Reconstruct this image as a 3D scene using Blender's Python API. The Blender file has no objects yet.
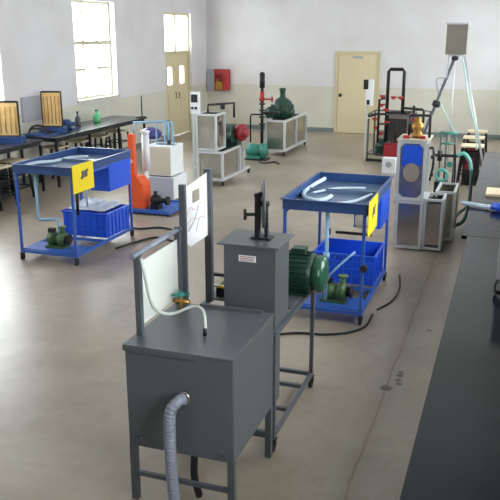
import bpy, bmesh, math, random
from mathutils import Vector, Matrix
random.seed(7)
S = bpy.context.scene
C = S.collection
PI = math.pi

# ---------------------------------------------------------------- materials
def lin(c):
    return tuple(((x/255)/12.92 if x/255 <= .04045 else ((x/255+.055)/1.055)**2.4) for x in c) + (1,)

def mat(name, col, rough=.5, metal=0, var=.12, scale=6, bump=0, bscale=60, alpha=1, coat=0, trans=0):
    m = bpy.data.materials.new(name); m.use_nodes = True
    nt = m.node_tree; N = nt.nodes; L = nt.links; b = N['Principled BSDF']
    b.inputs['Roughness'].default_value = rough; b.inputs['Metallic'].default_value = metal
    b.inputs['Coat Weight'].default_value = coat
    tc = N.new('ShaderNodeTexCoord'); no = N.new('ShaderNodeTexNoise')
    no.inputs['Scale'].default_value = scale; no.inputs['Detail'].default_value = 5
    L.new(tc.outputs['Object'], no.inputs['Vector'])
    mx = N.new('ShaderNodeMix'); mx.data_type = 'RGBA'
    c = lin(col)
    mx.inputs['A'].default_value = tuple(x*(1-var) for x in c[:3]) + (1,)
    mx.inputs['B'].default_value = tuple(min(1, x*(1+var)) for x in c[:3]) + (1,)
    L.new(no.outputs['Fac'], mx.inputs['Factor']); L.new(mx.outputs['Result'], b.inputs['Base Color'])
    if bump:
        n2 = N.new('ShaderNodeTexNoise'); n2.inputs['Scale'].default_value = bscale
        L.new(tc.outputs['Object'], n2.inputs['Vector'])
        bp = N.new('ShaderNodeBump'); bp.inputs['Strength'].default_value = bump; bp.inputs['Distance'].default_value = .01
        L.new(n2.outputs['Fac'], bp.inputs['Height']); L.new(bp.outputs['Normal'], b.inputs['Normal'])
    if alpha < 1: b.inputs['Alpha'].default_value = alpha
    if trans: b.inputs['Transmission Weight'].default_value = trans
    return m

M = dict(
    blue=mat('blue_paint', (48, 90, 172), .38, var=.2),
    navy=mat('navy_tray_paint', (44, 72, 124), .35, var=.2),
    trayfloor=mat('tray_inside', (96, 116, 144), .25, var=.25, scale=4),
    bluecrate=mat('blue_plastic', (30, 84, 212), .35, var=.1),
    lightblue=mat('light_blue_pipe', (140, 182, 214), .35),
    yellow=mat('yellow_card', (236, 208, 20), .5, var=.05),
    black=mat('black_rubber', (22, 22, 24), .6),
    blackmetal=mat('black_metal', (34, 34, 38), .4, metal=.3),
    charcoal=mat('charcoal_enamel', (83, 88, 92), .3, var=.06, scale=3, bump=.05, bscale=25),
    charcoal2=mat('grey_enamel', (83, 87, 90), .3, var=.06, scale=3, bump=.05, bscale=25),
    postgrey=mat('post_grey', (80, 85, 91), .32),
    white=mat('white_paint', (226, 228, 230), .45, var=.04),
    whiteboard=mat('white_board', (214, 216, 210), .5, var=.03),
    frame=mat('pale_frame', (205, 208, 210), .35, metal=.35, var=.08),
    steel=mat('stainless_steel', (178, 172, 162), .22, metal=.9, var=.3, scale=4, bump=.3, bscale=7),
    darkin=mat('dark_interior', (52, 48, 46), .5),
    green=mat('green_motor_paint', (26, 58, 46), .35, var=.2),
    greengloss=mat('green_motor_gloss', (40, 84, 66), .16, var=.1),
    maroon=mat('maroon_paint', (140, 28, 40), .45),
    paleteal=mat('pale_clear_hose', (190, 218, 212), .25, var=.05, alpha=.55),
    dull=mat('dull_brown', (150, 138, 128), .4, var=.2, scale=9),
    lime=mat('green_pump_paint', (60, 92, 50), .45, var=.35, scale=20),
    teal=mat('teal_paint', (48, 125, 110), .4, var=.15),
    red=mat('red_paint', (165, 28, 36), .4),
    orange=mat('orange_paint', (222, 82, 28), .42, var=.08),
    beige=mat('beige_laminate', (196, 186, 168), .5, var=.04),
    wood=mat('pale_wood', (214, 178, 118), .55, var=.12, scale=14),
    seat=mat('cream_seat', (216, 200, 168), .5, var=.06),
    top=mat('black_worktop', (40, 44, 54), .22, var=.2, scale=7),
    brass=mat('brass', (172, 132, 66), .35, metal=.7, var=.2),
    cream=mat('cream_door_paint', (212, 198, 162), .5, var=.04, scale=2),
    doorframe=mat('door_frame_paint', (200, 188, 150), .5, var=.04),
    winframe=mat('window_frame_paint', (200, 194, 168), .5, var=.04),
    skirting=mat('grey_skirting', (118, 126, 126), .5),
    ceiling=mat('ceiling_paint', (225, 225, 224), .7, var=.02),
    hosegrey=mat('grey_corrugated', (128, 133, 146), .42, var=.08),
    clearhose=mat('clear_hose', (205, 212, 205), .25, var=.06, alpha=.85),
    palehose=mat('pale_blue_hose', (190, 208, 222), .25, var=.08),
    greenhose=mat('green_hose', (30, 74, 62), .4),
    tealhose=mat('teal_hose', (96, 176, 164), .35, var=.1, alpha=.85),
    sheet=mat('paper_sheet', (232, 230, 232), .6, var=.02),
    ink=mat('ink', (90, 82, 88), .7), pink=mat('pink_ink', (216, 176, 186), .7),
    greenglass=mat('green_bottle', (110, 205, 145), .2, var=.05),
    purple=mat('violet_blue_enamel', (62, 60, 130), .25),
    plastic=mat('clear_plastic_sheet', (214, 220, 232), .25, var=.1, alpha=.8),
    gray=mat('grey_box_paint', (168, 168, 176), .5, var=.04),
    gaugeface=mat('gauge_face', (200, 200, 196), .3),
)

def pane_mat():
    m = bpy.data.materials.new('window_glass'); m.use_nodes = True
    nt = m.node_tree; N = nt.nodes; L = nt.links
    for n in list(N):
        if n.type != 'OUTPUT_MATERIAL': N.remove(n)
    out = [n for n in N if n.type == 'OUTPUT_MATERIAL'][0]
    t = N.new('ShaderNodeBsdfTransparent'); t.inputs['Color'].default_value = (.93, .96, .96, 1)
    g = N.new('ShaderNodeBsdfGlossy'); g.inputs['Roughness'].default_value = .03
    f = N.new('ShaderNodeFresnel'); x = N.new('ShaderNodeMixShader')
    gg = N.new('ShaderNodeNewGeometry'); q = N.new('ShaderNodeMath'); q.operation = 'SUBTRACT'; q.inputs[0].default_value = 1
    q2 = N.new('ShaderNodeMath'); q2.operation = 'MULTIPLY'
    L.new(gg.outputs['Backfacing'], q.inputs[1]); L.new(q.outputs[0], q2.inputs[0]); L.new(f.outputs[0], q2.inputs[1])
    L.new(q2.outputs[0], x.inputs[0]); L.new(t.outputs[0], x.inputs[1]); L.new(g.outputs[0], x.inputs[2])
    L.new(x.outputs[0], out.inputs[0])
    return m
M['glass'] = pane_mat()

def clear_acrylic():
    m = pane_mat(); m.name = 'clear_acrylic'
    return m
M['acrylic'] = clear_acrylic()

def wall_mat():
    m = bpy.data.materials.new('two_tone_wall_paint'); m.use_nodes = True
    nt = m.node_tree; N = nt.nodes; L = nt.links; b = N['Principled BSDF']
    b.inputs['Roughness'].default_value = .6
    g = N.new('ShaderNodeNewGeometry'); s = N.new('ShaderNodeSeparateXYZ'); L.new(g.outputs['Position'], s.inputs[0])
    st = N.new('ShaderNodeMath'); st.operation = 'GREATER_THAN'; st.inputs[1].default_value = 1.25
    L.new(s.outputs['Z'], st.inputs[0])
    no = N.new('ShaderNodeTexNoise'); no.inputs['Scale'].default_value = 1.1; no.inputs['Detail'].default_value = 6
    L.new(g.outputs['Position'], no.inputs['Vector'])
    mx = N.new('ShaderNodeMix'); mx.data_type = 'RGBA'
    mx.inputs['A'].default_value = lin((208, 205, 192)); mx.inputs['B'].default_value = lin((216, 213, 216))
    L.new(st.outputs[0], mx.inputs['Factor'])
    m2 = N.new('ShaderNodeMix'); m2.data_type = 'RGBA'; m2.blend_type = 'MULTIPLY'; m2.inputs['Factor'].default_value = 1
    cr = N.new('ShaderNodeValToRGB'); cr.color_ramp.elements[0].position = .3; cr.color_ramp.elements[0].color = (.9, .89, .87, 1)
    cr.color_ramp.elements[1].position = .6; cr.color_ramp.elements[1].color = (1, 1, 1, 1)
    L.new(no.outputs['Fac'], cr.inputs[0]); L.new(mx.outputs['Result'], m2.inputs['A']); L.new(cr.outputs[0], m2.inputs['B'])
    L.new(m2.outputs['Result'], b.inputs['Base Color'])
    return m
M['wall'] = wall_mat()

def floor_mat():
    m = bpy.data.materials.new('worn_concrete'); m.use_nodes = True
    nt = m.node_tree; N = nt.nodes; L = nt.links; b = N['Principled BSDF']
    g = N.new('ShaderNodeNewGeometry')
    def noise(sc, det=8, rough=.6, dist=0):
        n = N.new('ShaderNodeTexNoise'); n.inputs['Scale'].default_value = sc; n.inputs['Detail'].default_value = det
        n.inputs['Roughness'].default_value = rough; n.inputs['Distortion'].default_value = dist
        L.new(g.outputs['Position'], n.inputs['Vector']); return n
    def ramp(src, p0, c0, p1, c1):
        r = N.new('ShaderNodeValToRGB'); e = r.color_ramp.elements
        e[0].position = p0; e[0].color = c0; e[1].position = p1; e[1].color = c1
        L.new(src, r.inputs[0]); return r.outputs[0]
    def mixc(fac, a, bb, mode='MIX'):
        x = N.new('ShaderNodeMix'); x.data_type = 'RGBA'; x.blend_type = mode
        for k, v in (('Factor', fac), ('A', a), ('B', bb)):
            if isinstance(v, (int, float, tuple)): x.inputs[k].default_value = v
            else: L.new(v, x.inputs[k])
        return x.outputs['Result']
    def mth(op, a, bb=None):
        x = N.new('ShaderNodeMath'); x.operation = op; x.use_clamp = False
        for i, v in enumerate((a, bb)):
            if v is None: continue
            if isinstance(v, (int, float)): x.inputs[i].default_value = v
            else: L.new(v, x.inputs[i])
        return x.outputs[0]
    base = ramp(noise(.55, 9, .62, .3).outputs['Fac'], .35, lin((138, 125, 109)), .7, lin((171, 159, 146)))
    fine = ramp(noise(9, 8, .7).outputs['Fac'], .3, (.86, .85, .83, 1), .7, (1, 1, 1, 1))
    base = mixc(1.0, base, fine, 'MULTIPLY')
    st = ramp(noise(1.6, 10, .7, 1.2).outputs['Fac'], .5, (1, 1, 1, 1), .75, (.86, .82, .77, 1))
    base = mixc(1.0, base, st, 'MULTIPLY')
    s = N.new('ShaderNodeSeparateXYZ'); L.new(g.outputs['Position'], s.inputs[0])
    wob = mth('MULTIPLY', mth('SUBTRACT', noise(1.2, 6).outputs['Fac'], .5), .12)
    dx = mth('ABSOLUTE', mth('ADD', mth('ADD', s.outputs['X'], .74), wob))
    crack = ramp(dx, .003, (1, 1, 1, 1), .014, (0, 0, 0, 1))
    brk = ramp(noise(2.3, 4).outputs['Fac'], .36, (.25, .25, .25, 1), .55, (.8, .8, .8, 1))
    base = mixc(mth('MULTIPLY', crack, brk), base, lin((84, 62, 44)))
    halo = ramp(dx, .0, (.35, .35, .35, 1), .12, (0, 0, 0, 1))
    base = mixc(halo, base, lin((116, 98, 78)))
    for px, py, r, k in ((-.74, 5.42, .05, 1), (-.67, 5.68, .028, 1.0), (-.665, 5.6, .03, 1), (-.66, 5.53, .026, 1), (-.672, 5.74, .022, .9), (-.54, 6.75, .028, .8), (-.75, 5.42, .03, .9)):
        v = N.new('ShaderNodeVectorMath'); v.operation = 'DISTANCE'; v.inputs[1].default_value = (px, py, 0)
        L.new(g.outputs['Position'], v.inputs[0])
        nn = mth('ADD', v.outputs['Value'], mth('MULTIPLY', mth('SUBTRACT', noise(22, 3).outputs['Fac'], .5), .05))
        base = mixc(ramp(nn, r*.6, (k, k, k, 1), r*1.3, (0, 0, 0, 1)), base, lin((46, 30, 24)))
    # old floor joints across the hall
    my = N.new('ShaderNodeMath'); my.operation = 'PINGPONG'; my.inputs[1].default_value = 1.6
    L.new(mth('ADD', s.outputs['Y'], mth('MULTIPLY', wob, .3)), my.inputs[0])
    jl = ramp(my.outputs[0], .002, (.35, .35, .35, 1), .014, (0, 0, 0, 1))
    base = mixc(jl, base, lin((108, 96, 78)))
    L.new(base, b.inputs['Base Color'])
    rr = ramp(noise(2.2, 8).outputs['Fac'], .3, (.29, .29, .29, 1), .75, (.37, .37, .37, 1))
    L.new(rr, b.inputs['Roughness'])
    bp = N.new('ShaderNodeBump'); bp.inputs['Strength'].default_value = .12; bp.inputs['Distance'].default_value = .01
    L.new(noise(14, 8).outputs['Fac'], bp.inputs['Height']); L.new(bp.outputs['Normal'], b.inputs['Normal'])
    return m
M['floor'] = floor_mat()
M['floor'].node_tree.nodes['Principled BSDF'].inputs['IOR'].default_value = 1.68

def bench_mat():
    m = mat('polished_dark_worktop', (10, 14, 20), .2, var=.35, scale=2.2)
    N = m.node_tree.nodes; L = m.node_tree.links; b = N['Principled BSDF']
    g = N.new('ShaderNodeTexCoord'); n = N.new('ShaderNodeTexNoise'); n.inputs['Scale'].default_value = 5; n.inputs['Detail'].default_value = 9
    L.new(g.outputs['Object'], n.inputs['Vector'])
    r = N.new('ShaderNodeMapRange'); r.inputs['From Min'].default_value = .3; r.inputs['From Max'].default_value = .7
    r.inputs['To Min'].default_value = .08; r.inputs['To Max'].default_value = .2
    L.new(n.outputs['Fac'], r.inputs['Value']); L.new(r.outputs[0], b.inputs['Roughness'])
    return m
M['bench'] = bench_mat()
M['bench'].node_tree.nodes['Principled BSDF'].inputs['IOR'].default_value = 1.3

# ---------------------------------------------------------------- mesh helpers
class MB:
    def __init__(s): s.bm = bmesh.new()
    def box(s, x0, y0, z0, x1, y1, z1, rz=0):
        c = Vector(((x0+x1)/2, (y0+y1)/2, (z0+z1)/2))
        mt = Matrix.Translation(c) @ Matrix.Rotation(rz, 4, 'Z') @ Matrix.Diagonal((abs(x1-x0), abs(y1-y0), abs(z1-z0), 1))
        bmesh.ops.create_cube(s.bm, size=1, matrix=mt); return s
    def bar(s, p, q, w, h=None):
        p, q = Vector(p), Vector(q); d = q-p; l = d.length
        z = d.normalized(); up = Vector((0, 0, 1)) if abs(z.z) < .95 else Vector((0, 1, 0))
        x = up.cross(z).normalized(); y = z.cross(x)
        mt = Matrix((x, y, z)).transposed().to_4x4(); mt.translation = (p+q)/2
        bmesh.ops.create_cube(s.bm, size=1, matrix=mt @ Matrix.Diagonal((w, h or w, l+w*.0, 1))); return s
    def ring(s, c, x, y, r, n):
        return [s.bm.verts.new(c + x*(r*math.cos(2*PI*i/n)) + y*(r*math.sin(2*PI*i/n))) for i in range(n)]
    def lathe(s, o, axis, prof, n=24):
        o = Vector(o); a = Vector(axis).normalized()
        up = Vector((0, 0, 1)) if abs(a.z) < .95 else Vector((1, 0, 0))
        x = up.cross(a).normalized(); y = a.cross(x); rs = []
        for d, r in prof: rs.append(s.ring(o + a*d, x, y, max(r, 1e-4), n))
        for A, B in zip(rs, rs[1:]):
            for i in range(n):
                f = s.bm.faces.new((A[i], A[(i+1) % n], B[(i+1) % n], B[i])); f.smooth = True
        s.bm.faces.new(rs[0][::-1]); s.bm.faces.new(rs[-1]); return s
    def cyl(s, p, q, r, r2=None, n=20):
        p, q = Vector(p), Vector(q); l = (q-p).length
        return s.lathe(p, q-p, [(0, r), (l, r if r2 is None else r2)], n)
    def tube(s, pts, r, n=10, smooth=True, rf=None):
        P = [Vector(p) for p in pts]
        if smooth and len(P) > 2:
            Q = []; E = [P[0]*2-P[1]] + P + [P[-1]*2-P[-2]]
            for i in range(1, len(E)-2):
                a, b, c, d = E[i-1:i+3]
                for k in range(8):
                    t = k/8
                    Q.append(.5*((2*b)+(c-a)*t+(2*a-5*b+4*c-d)*t*t+(3*b-a-3*c+d)*t**3))
            Q.append(P[-1]); P = Q
        if rf:
            Q = []
            for a, b in zip(P, P[1:]):
                k = max(1, int((b-a).length/.0045))
                for j in range(k): Q.append(a.lerp(b, j/k))
            Q.append(P[-1]); P = Q
        prev = None; rs = []
        for i, p in enumerate(P):
            t = (P[min(i+1, len(P)-1)]-P[max(i-1, 0)]).normalized()
            if prev is None:
                up = Vector((0, 0, 1)) if abs(t.z) < .9 else Vector((1, 0, 0)); x = up.cross(t).normalized()
            else:
                x = (prev - t*prev.dot(t)).normalized()
            prev = x; y = t.cross(x)
            rs.append(s.ring(p, x, y, r*(rf(i) if rf else 1), n))
        for A, B in zip(rs, rs[1:]):
            for i in range(n):
                f = s.bm.faces.new((A[i], A[(i+1) % n], B[(i+1) % n], B[i])); f.smooth = True
        s.bm.faces.new(rs[0][::-1]); s.bm.faces.new(rs[-1]); return s
    def prism(s, poly, v):
        v = Vector(v); A = [s.bm.verts.new(Vector(p)) for p in poly]; B = [s.bm.verts.new(Vector(p)+v) for p in poly]; n = len(A)
        s.bm.faces.new(A[::-1]); s.bm.faces.new(B)
        for i in range(n): s.bm.faces.new((A[i], A[(i+1) % n], B[(i+1) % n], B[i]))
        return s
    def cage(s, x0, y0, z0, x1, y1, z1, w):
        h = w/2
        for x in (x0+h, x1-h):
            for y in (y0+h, y1-h): s.box(x-h, y-h, z0, x+h, y+h, z1)
            for z in (z0+h, z1-h): s.box(x-h*.98, y0+w, z-h, x+h*.98, y1-w, z+h)
        for y in (y0+h, y1-h):
            for z in (z0+h, z1-h): s.box(x0+w, y-h*.98, z-h, x1-w, y+h*.98, z+h)
        return s
    def tray(s, x0, y0, z0, x1, y1, z1, t=.01):      # open-topped box with real wall thickness
        s.box(x0, y0, z0, x1, y1, z0+t)
        s.box(x0, y0, z0+t, x0+t, y1, z1); s.box(x1-t, y0, z0+t, x1, y1, z1)
        s.box(x0+t, y0, z0+t, x1-t, y0+t, z1); s.box(x0+t, y1-t, z0+t, x1-t, y1, z1)
        return s
    def build(s, name, m, parent=None, bevel=0, org=None):
        o_ = Vector(org) if org is not None else (Vector(parent['_w']) if parent is not None and '_w' in parent else Vector())
        bmesh.ops.recalc_face_normals(s.bm, faces=s.bm.faces)
        bmesh.ops.translate(s.bm, verts=s.bm.verts, vec=-o_)
        me = bpy.data.meshes.new(name); s.bm.to_mesh(me); s.bm.free()
        me.materials.append(M[m] if isinstance(m, str) else m)
        o = bpy.data.objects.new(name, me); C.objects.link(o)
        if parent is not None:
            o.parent = parent; o['_w'] = list(o_)
        else:
            o.location = o_
        if bevel:
            b = o.modifiers.new('bevel', 'BEVEL'); b.width = bevel; b.segments = 2; b.limit_method = 'ANGLE'
        return o

def thing(name, label, cat, loc=(0, 0, 0), group=None):
    o = bpy.data.objects.new(name, None); C.objects.link(o); o.location = loc; o.empty_display_size = .1
    o['label'] = label; o['category'] = cat; o['_w'] = list(loc)
    if group: o['group'] = group
    return o
def tag(o, label, cat, group=None):
    o['label'] = label; o['category'] = cat
    if group: o['group'] = group
    return o
def struct(o): o['kind'] = 'structure'; return o
def dup(root, loc, label, rz=0):
    r = root.copy(); C.objects.link(r); r.location = loc; r.rotation_euler = (0, 0, rz); r['label'] = label
    for ch in list(root.children):
        c = ch.copy(); C.objects.link(c); c.parent = r
        for g in ch.children:
            d = g.copy(); C.objects.link(d); d.parent = c
    return r

def caster(parent, x, y, r=.035):
    m = MB(); m.cyl((x-.012, y, r), (x+.012, y, r), r, n=16)
    m.box(x-.02, y-.02, r*1.2, x-.015, y+.02, r*2.4).box(x+.015, y-.02, r*1.2, x+.02, y+.02, r*2.4)
    m.box(x-.024, y-.024, r*2.4, x+.024, y+.024, r*2.4+.008)
    return m.build('caster', 'black', parent)

# ---------------------------------------------------------------- setting
XL, XR, YB, YF, ZC = -8.39, .78, 20.5, -2.5, 4.6
def wall_x(name, x, th, openings):      # wall in the Y-Z plane, from x outwards by th
    m = MB(); ys = sorted(set([YF, YB] + [v for o in openings for v in o[:2]]))
    for a, b in zip(ys, ys[1:]):
        op = [o for o in openings if o[0] <= a and o[1] >= b]
        if not op: m.box(x, a, 0, x+th, b, ZC)
        else:
            o = op[0]
            if o[2] > 0: m.box(x, a, 0, x+th, b, o[2])
            m.box(x, a, o[3], x+th, b, ZC)
    return struct(m.build(name, 'wall'))
ZS, ZT = 1.33, 3.3
left_w = [(13.55, 15.22, ZS, ZT), (9.3, 11.16, ZS, ZT), (5.2, 7.06, ZS, ZT)]
right_w = [(17.3, 19.16, ZS, ZT), (13.42, 15.28, ZS, ZT), (9.3, 11.16, ZS, ZT), (5.2, 7.06, ZS, ZT), (1.1, 2.96, ZS, ZT)]  # windows in the unseen right wall, number and places chosen to brighten the hall
wall_x('wall_left', XL, -.25, left_w + [(17.75, 19.4, 0, 3.15)])
wall_x('wall_right', XR, .25, right_w)
struct(MB().box(XL-.25, YB, 0, XR+.25, YB+.2, ZC).build('wall_back', 'wall'))
struct(MB().box(XL-.25, YF-.2, 0, XR+.25, YF, ZC).build('wall_front', 'wall'))
struct(MB().box(XL-.25, YF-.2, -.12, XR+.25, YB+.2, 0).build('floor', 'floor'))
struct(MB().box(XL-.25, YF-.2, ZC, XR+.25, YB+.2, ZC+.15).build('ceiling', 'ceiling'))
struct(MB().box(XL, YB-.015, 0, -4.62, YB, .12).box(-3.42, YB-.015, 0, XR, YB, .12).build('baseboard_back', 'skirting'))
struct(MB().box(XL, YF, 0, XL+.012, 17.7, .12).box(XL, 19.45, 0, XL+.012, YB-.02, .12).build('baseboard_left', 'skirting'))
struct(MB().box(XR-.012, YF, 0, XR, YB-.02, .12).build('baseboard_right', 'skirting'))

def window(n, x, sgn, y0, y1):
    fx = x + sgn*.16
    m = MB(); t = .05
    m.box(fx-.03, y0, ZS, fx+.03, y0+t, ZT).box(fx-.03, y1-t, ZS, fx+.03, y1, ZT)
    m.box(fx-.03, y0+t, ZS, fx+.03, y1-t, ZS+t).box(fx-.03, y0+t, ZT-t, fx+.03, y1-t, ZT)
    w = (y1-y0)/3
    for k in (1, 2): m.box(fx-.028, y0+w*k-.03, ZS+t, fx+.028, y0+w*k+.03, ZT-t)
    m.box(fx-.025, y0+t, 2.42, fx+.025, y1-t, 2.5)
    m.box(fx-.024, y0+t, 1.9, fx+.024, y0+w, 1.96).box(fx-.024, y1-w, 1.9, fx+.024, y1-t, 1.96)
    o = struct(m.build('window_%d' % n, 'winframe'))
    g = MB().box(fx-.003, y0+t, ZS+t, fx+.003, y1-t, ZT-t).build('window_pane', 'glass', o)
    MB().box(min(x-sgn*.03, x+sgn*.12), y0-.04, ZS-.04, max(x-sgn*.03, x+sgn*.12), y1+.04, ZS).build('window_sill', 'winframe', o)
    portal((x+sgn*.22, (y0+y1)/2, (ZS+ZT)/2), sgn, y1-y0, ZT-ZS)
def portal(loc, sgn, sy, sz):
    l = bpy.data.lights.new('daylight_portal', 'AREA'); l.shape = 'RECTANGLE'; l.size = sz; l.size_y = sy
    l.cycles.is_portal = True
    o = bpy.data.objects.new('daylight_portal', l); C.objects.link(o); o.location = loc
    o.rotation_euler = (0, PI/2*sgn, 0)
for i, w in enumerate(left_w): window(i+1, XL, -1, w[0], w[1])
for i, w in enumerate(right_w): window(i+10, XR, 1, w[0], w[1])

# double door with glazed transom in the left wall
d = MB(); dy0, dy1 = 17.75, 19.4; fx = XL-.12
for y in (dy0, dy1-.06): d.box(fx-.05, y, 0, fx+.05, y+.06, 3.15)
d.box(fx-.05, dy0+.06, 2.12, fx+.05, dy1-.06, 2.2).box(fx-.05, dy0+.06, 3.09, fx+.05, dy1-.06, 3.15)
d.box(fx-.03, (dy0+dy1)/2-.05, 2.2, fx+.03, (dy0+dy1)/2+.05, 3.09)
door1 = struct(d.build('door_1', 'doorframe'))
MB().box(fx-.004, dy0+.06, 2.2, fx+.004, dy1-.06, 3.09).build('window_pane', 'glass', door1)
portal((XL-.22, (dy0+dy1)/2, 2.65), -1, 1.5, .9)
mid = (dy0+dy1)/2
for a, b in ((dy0+.065, mid-.004), (mid+.004, dy1-.065)):
    c = (a+b)/2; L_ = MB()
    L_.box(fx-.025, a, .01, fx+.025, b, 1.35).box(fx-.025, a, 1.8, fx+.025, b, 2.115)
    L_.box(fx-.025, a, 1.35, fx+.025, c-.13, 1.8).box(fx-.025, c+.13, 1.35, fx+.025, b, 1.8)
    L_.box(fx-.03, c-.15, .25, fx+.035, c+.15, 1.1)
    lf = L_.build('door_leaf', 'cream', door1)
    MB().box(fx-.004, c-.13, 1.35, fx+.004, c+.13, 1.8).build('window_pane', 'glass', lf)
    MB().tube([(fx+.03, mid+(-.09 if b < mid+.01 else .09), .98), (fx+.07, mid+(-.09 if b < mid+.01 else .09), 1.0), (fx+.07, mid+(-.09 if b < mid+.01 else .09), 1.12), (fx+.03, mid+(-.09 if b < mid+.01 else .09), 1.14)], .01, 8, False).build('door_handle', 'blackmetal', lf)
# single door in the back wall
bx0, bx1 = -4.55, -3.5
f = MB(); y = YB
f.box(bx0-.07, y-.05, 0, bx0, y, 2.18).box(bx1, y-.05, 0, bx1+.07, y, 2.18).box(bx0, y-.05, 2.1, bx1, y, 2.18)
door2 = struct(f.build('door_2', 'doorframe'))
lf = MB().box(bx0+.004, y-.03, .01, bx1-.004, y, 2.096).build('door_leaf', 'cream', door2, .004)
MB().cyl((bx0+.08, y-.03, 1.02), (bx0+.08, y-.08, 1.02), .03).cyl((bx0+.08, y-.031, 1.02), (bx0+.08, y-.036, 1.02), .05).build('door_handle', 'blackmetal', lf)
MB().box(bx0+.4, y-.07, 2.0, bx0+.66, y-.03, 2.06).build('door_closer', 'gray', lf)
# faint plaster band where the two paints meet
struct(MB().box(-3.4, YB-.006, 1.235, XR, YB, 1.26).box(XL, YB-.006, 1.235, -4.64, YB, 1.26).build('trim_1', 'wall'))
struct(MB().box(XL, YF, 1.235, XL+.006, 17.7, 1.26).build('trim_2', 'wall'))

# ---------------------------------------------------------------- blue trolleys
def trolley(x0, y0, label, pumpcol, pumpx):
    W, Ln, H_ = .8, 1.45, 1.18
    x1, y1 = x0+W, y0+Ln
    t = thing('hydraulic_trolley', label, 'trolley', (x0+W/2, y0+Ln/2, 0), 'blue hydraulic trolleys')
    for x in (x0+.02, x1-.02):
        for yy in (y0+.02, y1-.02):
            l = MB().box(x-.0135, yy-.0135, .08, x+.0135, yy+.0135, H_-.1).build('leg', 'blue', t)
            caster(l, x, yy)
    m = MB()
    for x in (x0+.02, x1-.02): m.box(x-.015, y0+.036, .1, x+.015, y1-.036, .135)
    for yy in (y0+.02, y0+.72, y1-.02): m.box(x0+.036, yy-.015, .1, x1-.036, yy+.015, .134)
    m.build('frame', 'blue', t)
    for x in (x0+.02, x1-.02): MB().box(x-.012, y0+.036, H_-.13, x+.012, y1-.036, H_-.1).build('side_rail', 'blue', t)
    MB().box(x0+.036, y0+.036, .135, x1-.036, y0+.36, .145).build('shelf', 'blue', t)
    a = MB(); tk = .012; zb = H_-.095
    a.box(x0, y0, zb, x0+tk, y1, H_).box(x1-tk, y0, zb, x1, y1, H_).box(x0+tk, y0, zb, x1-tk, y0+tk, H_).box(x0+tk, y1-tk, zb, x1-tk, y1, H_)
    a.box(x0-.02, y0-.02, H_, x0+tk, y1+.02, H_+.008).box(x1-tk, y0-.02, H_, x1+.02, y1+.02, H_+.008)
    a.box(x0+tk, y0-.02, H_, x1-tk, y0+tk, H_+.008).box(x0+tk, y1-tk, H_, x1-tk, y1+.02, H_+.008)
    tr = a.build('tray', 'navy', t)
    MB().box(x0+tk, y0+tk, zb+.001, x1-tk, y1-tk, zb+.01).box(x0+.02, y0+.82, zb+.01, x1-.02, y0+.84, zb+.05).build('tray_floor', 'trayfloor', tr)
    MB().tray(x0+.52, y0+.86, .74, x1-.002, y1-.04, zb-.001, .008).build('measuring_tank', 'bluecrate', t)
    c = MB().tray(x0+.12, y0+.8, .137, x1-.04, y1-.045, .45, .01)
    for k in range(7):
        xx = x0+.16+k*.09; c.box(xx, y0+.79, .15, xx+.012, y0+.8, .44)
    for k in range(6):
        yy = y0+.84+k*.095; c.box(x1-.04, yy, .15, x1-.03, yy+.012, .44)
    for z in (.21, .29, .37): c.box(x0+.13, y0+.792, z, x1-.05, y0+.8, z+.012)
    c.box(x0+.105, y0+.785, .435, x1-.025, y0+.8, .46).box(x1-.04, y0+.8, .435, x1-.025, y1-.045, .46).box(x0+.105, y0+.8, .435, x0+.12, y1-.045, .46)
    c.build('sump_tank', 'bluecrate', t)
    # yellow notice on the right-hand side of the tray
    n = MB(); n.box(x1+.021, y0-.02, H_-.3, x1+.027, y0+.44, H_+.03)
    nt = n.build('notice', 'yellow', t)
    q = MB(); xx = x1+.027
    q.box(xx, y0+.17, H_-.14, xx+.0015, y0+.30, H_-.06).box(xx, y0+.15, H_-.155, xx+.0015, y0+.2, H_-.12).box(xx, y0+.27, H_-.08, xx+.0015, y0+.32, H_-.05)
    q.build('printed_mark', 'ink', nt)
    # pump on the lower shelf
    px, py = x0+pumpx, y0+.22
    p = MB().lathe((px-.14, py, .25), (1, 0, 0), [(0, .05), (.02, .085), (.1, .085), (.12, .06), (.15, .06), (.17, .095), (.22, .095), (.24, .04)], 20)
    p.box(px-.15, py-.08, .145, px+.1, py+.08, .175).cyl((px+.06, py, .3), (px+.06, py, .4), .028).cyl((px+.06, py, .4), (px+.06, py, .415), .05)
    pp = p.build('pump', pumpcol, t)
    f = MB()
    MB().box(px-.13, py-.03, .32, px-.05, py+.03, .38).build('terminal_box', 'black', pp)
    f.cyl((px+.1, py, .25), (px+.16, py, .25), .05).cyl((px+.14, py, .25), (px+.15, py, .25), .07)
    f.build('coupling', 'black', pp)
    return t, x0, y0, x1, y1, H_
t, x0, y0, x1, y1, H_ = trolley(-5.54, 7.41, 'blue trolley nearest the left tables with clear plastic in its blue crate and yellow notice', 'lime', .42)
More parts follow.
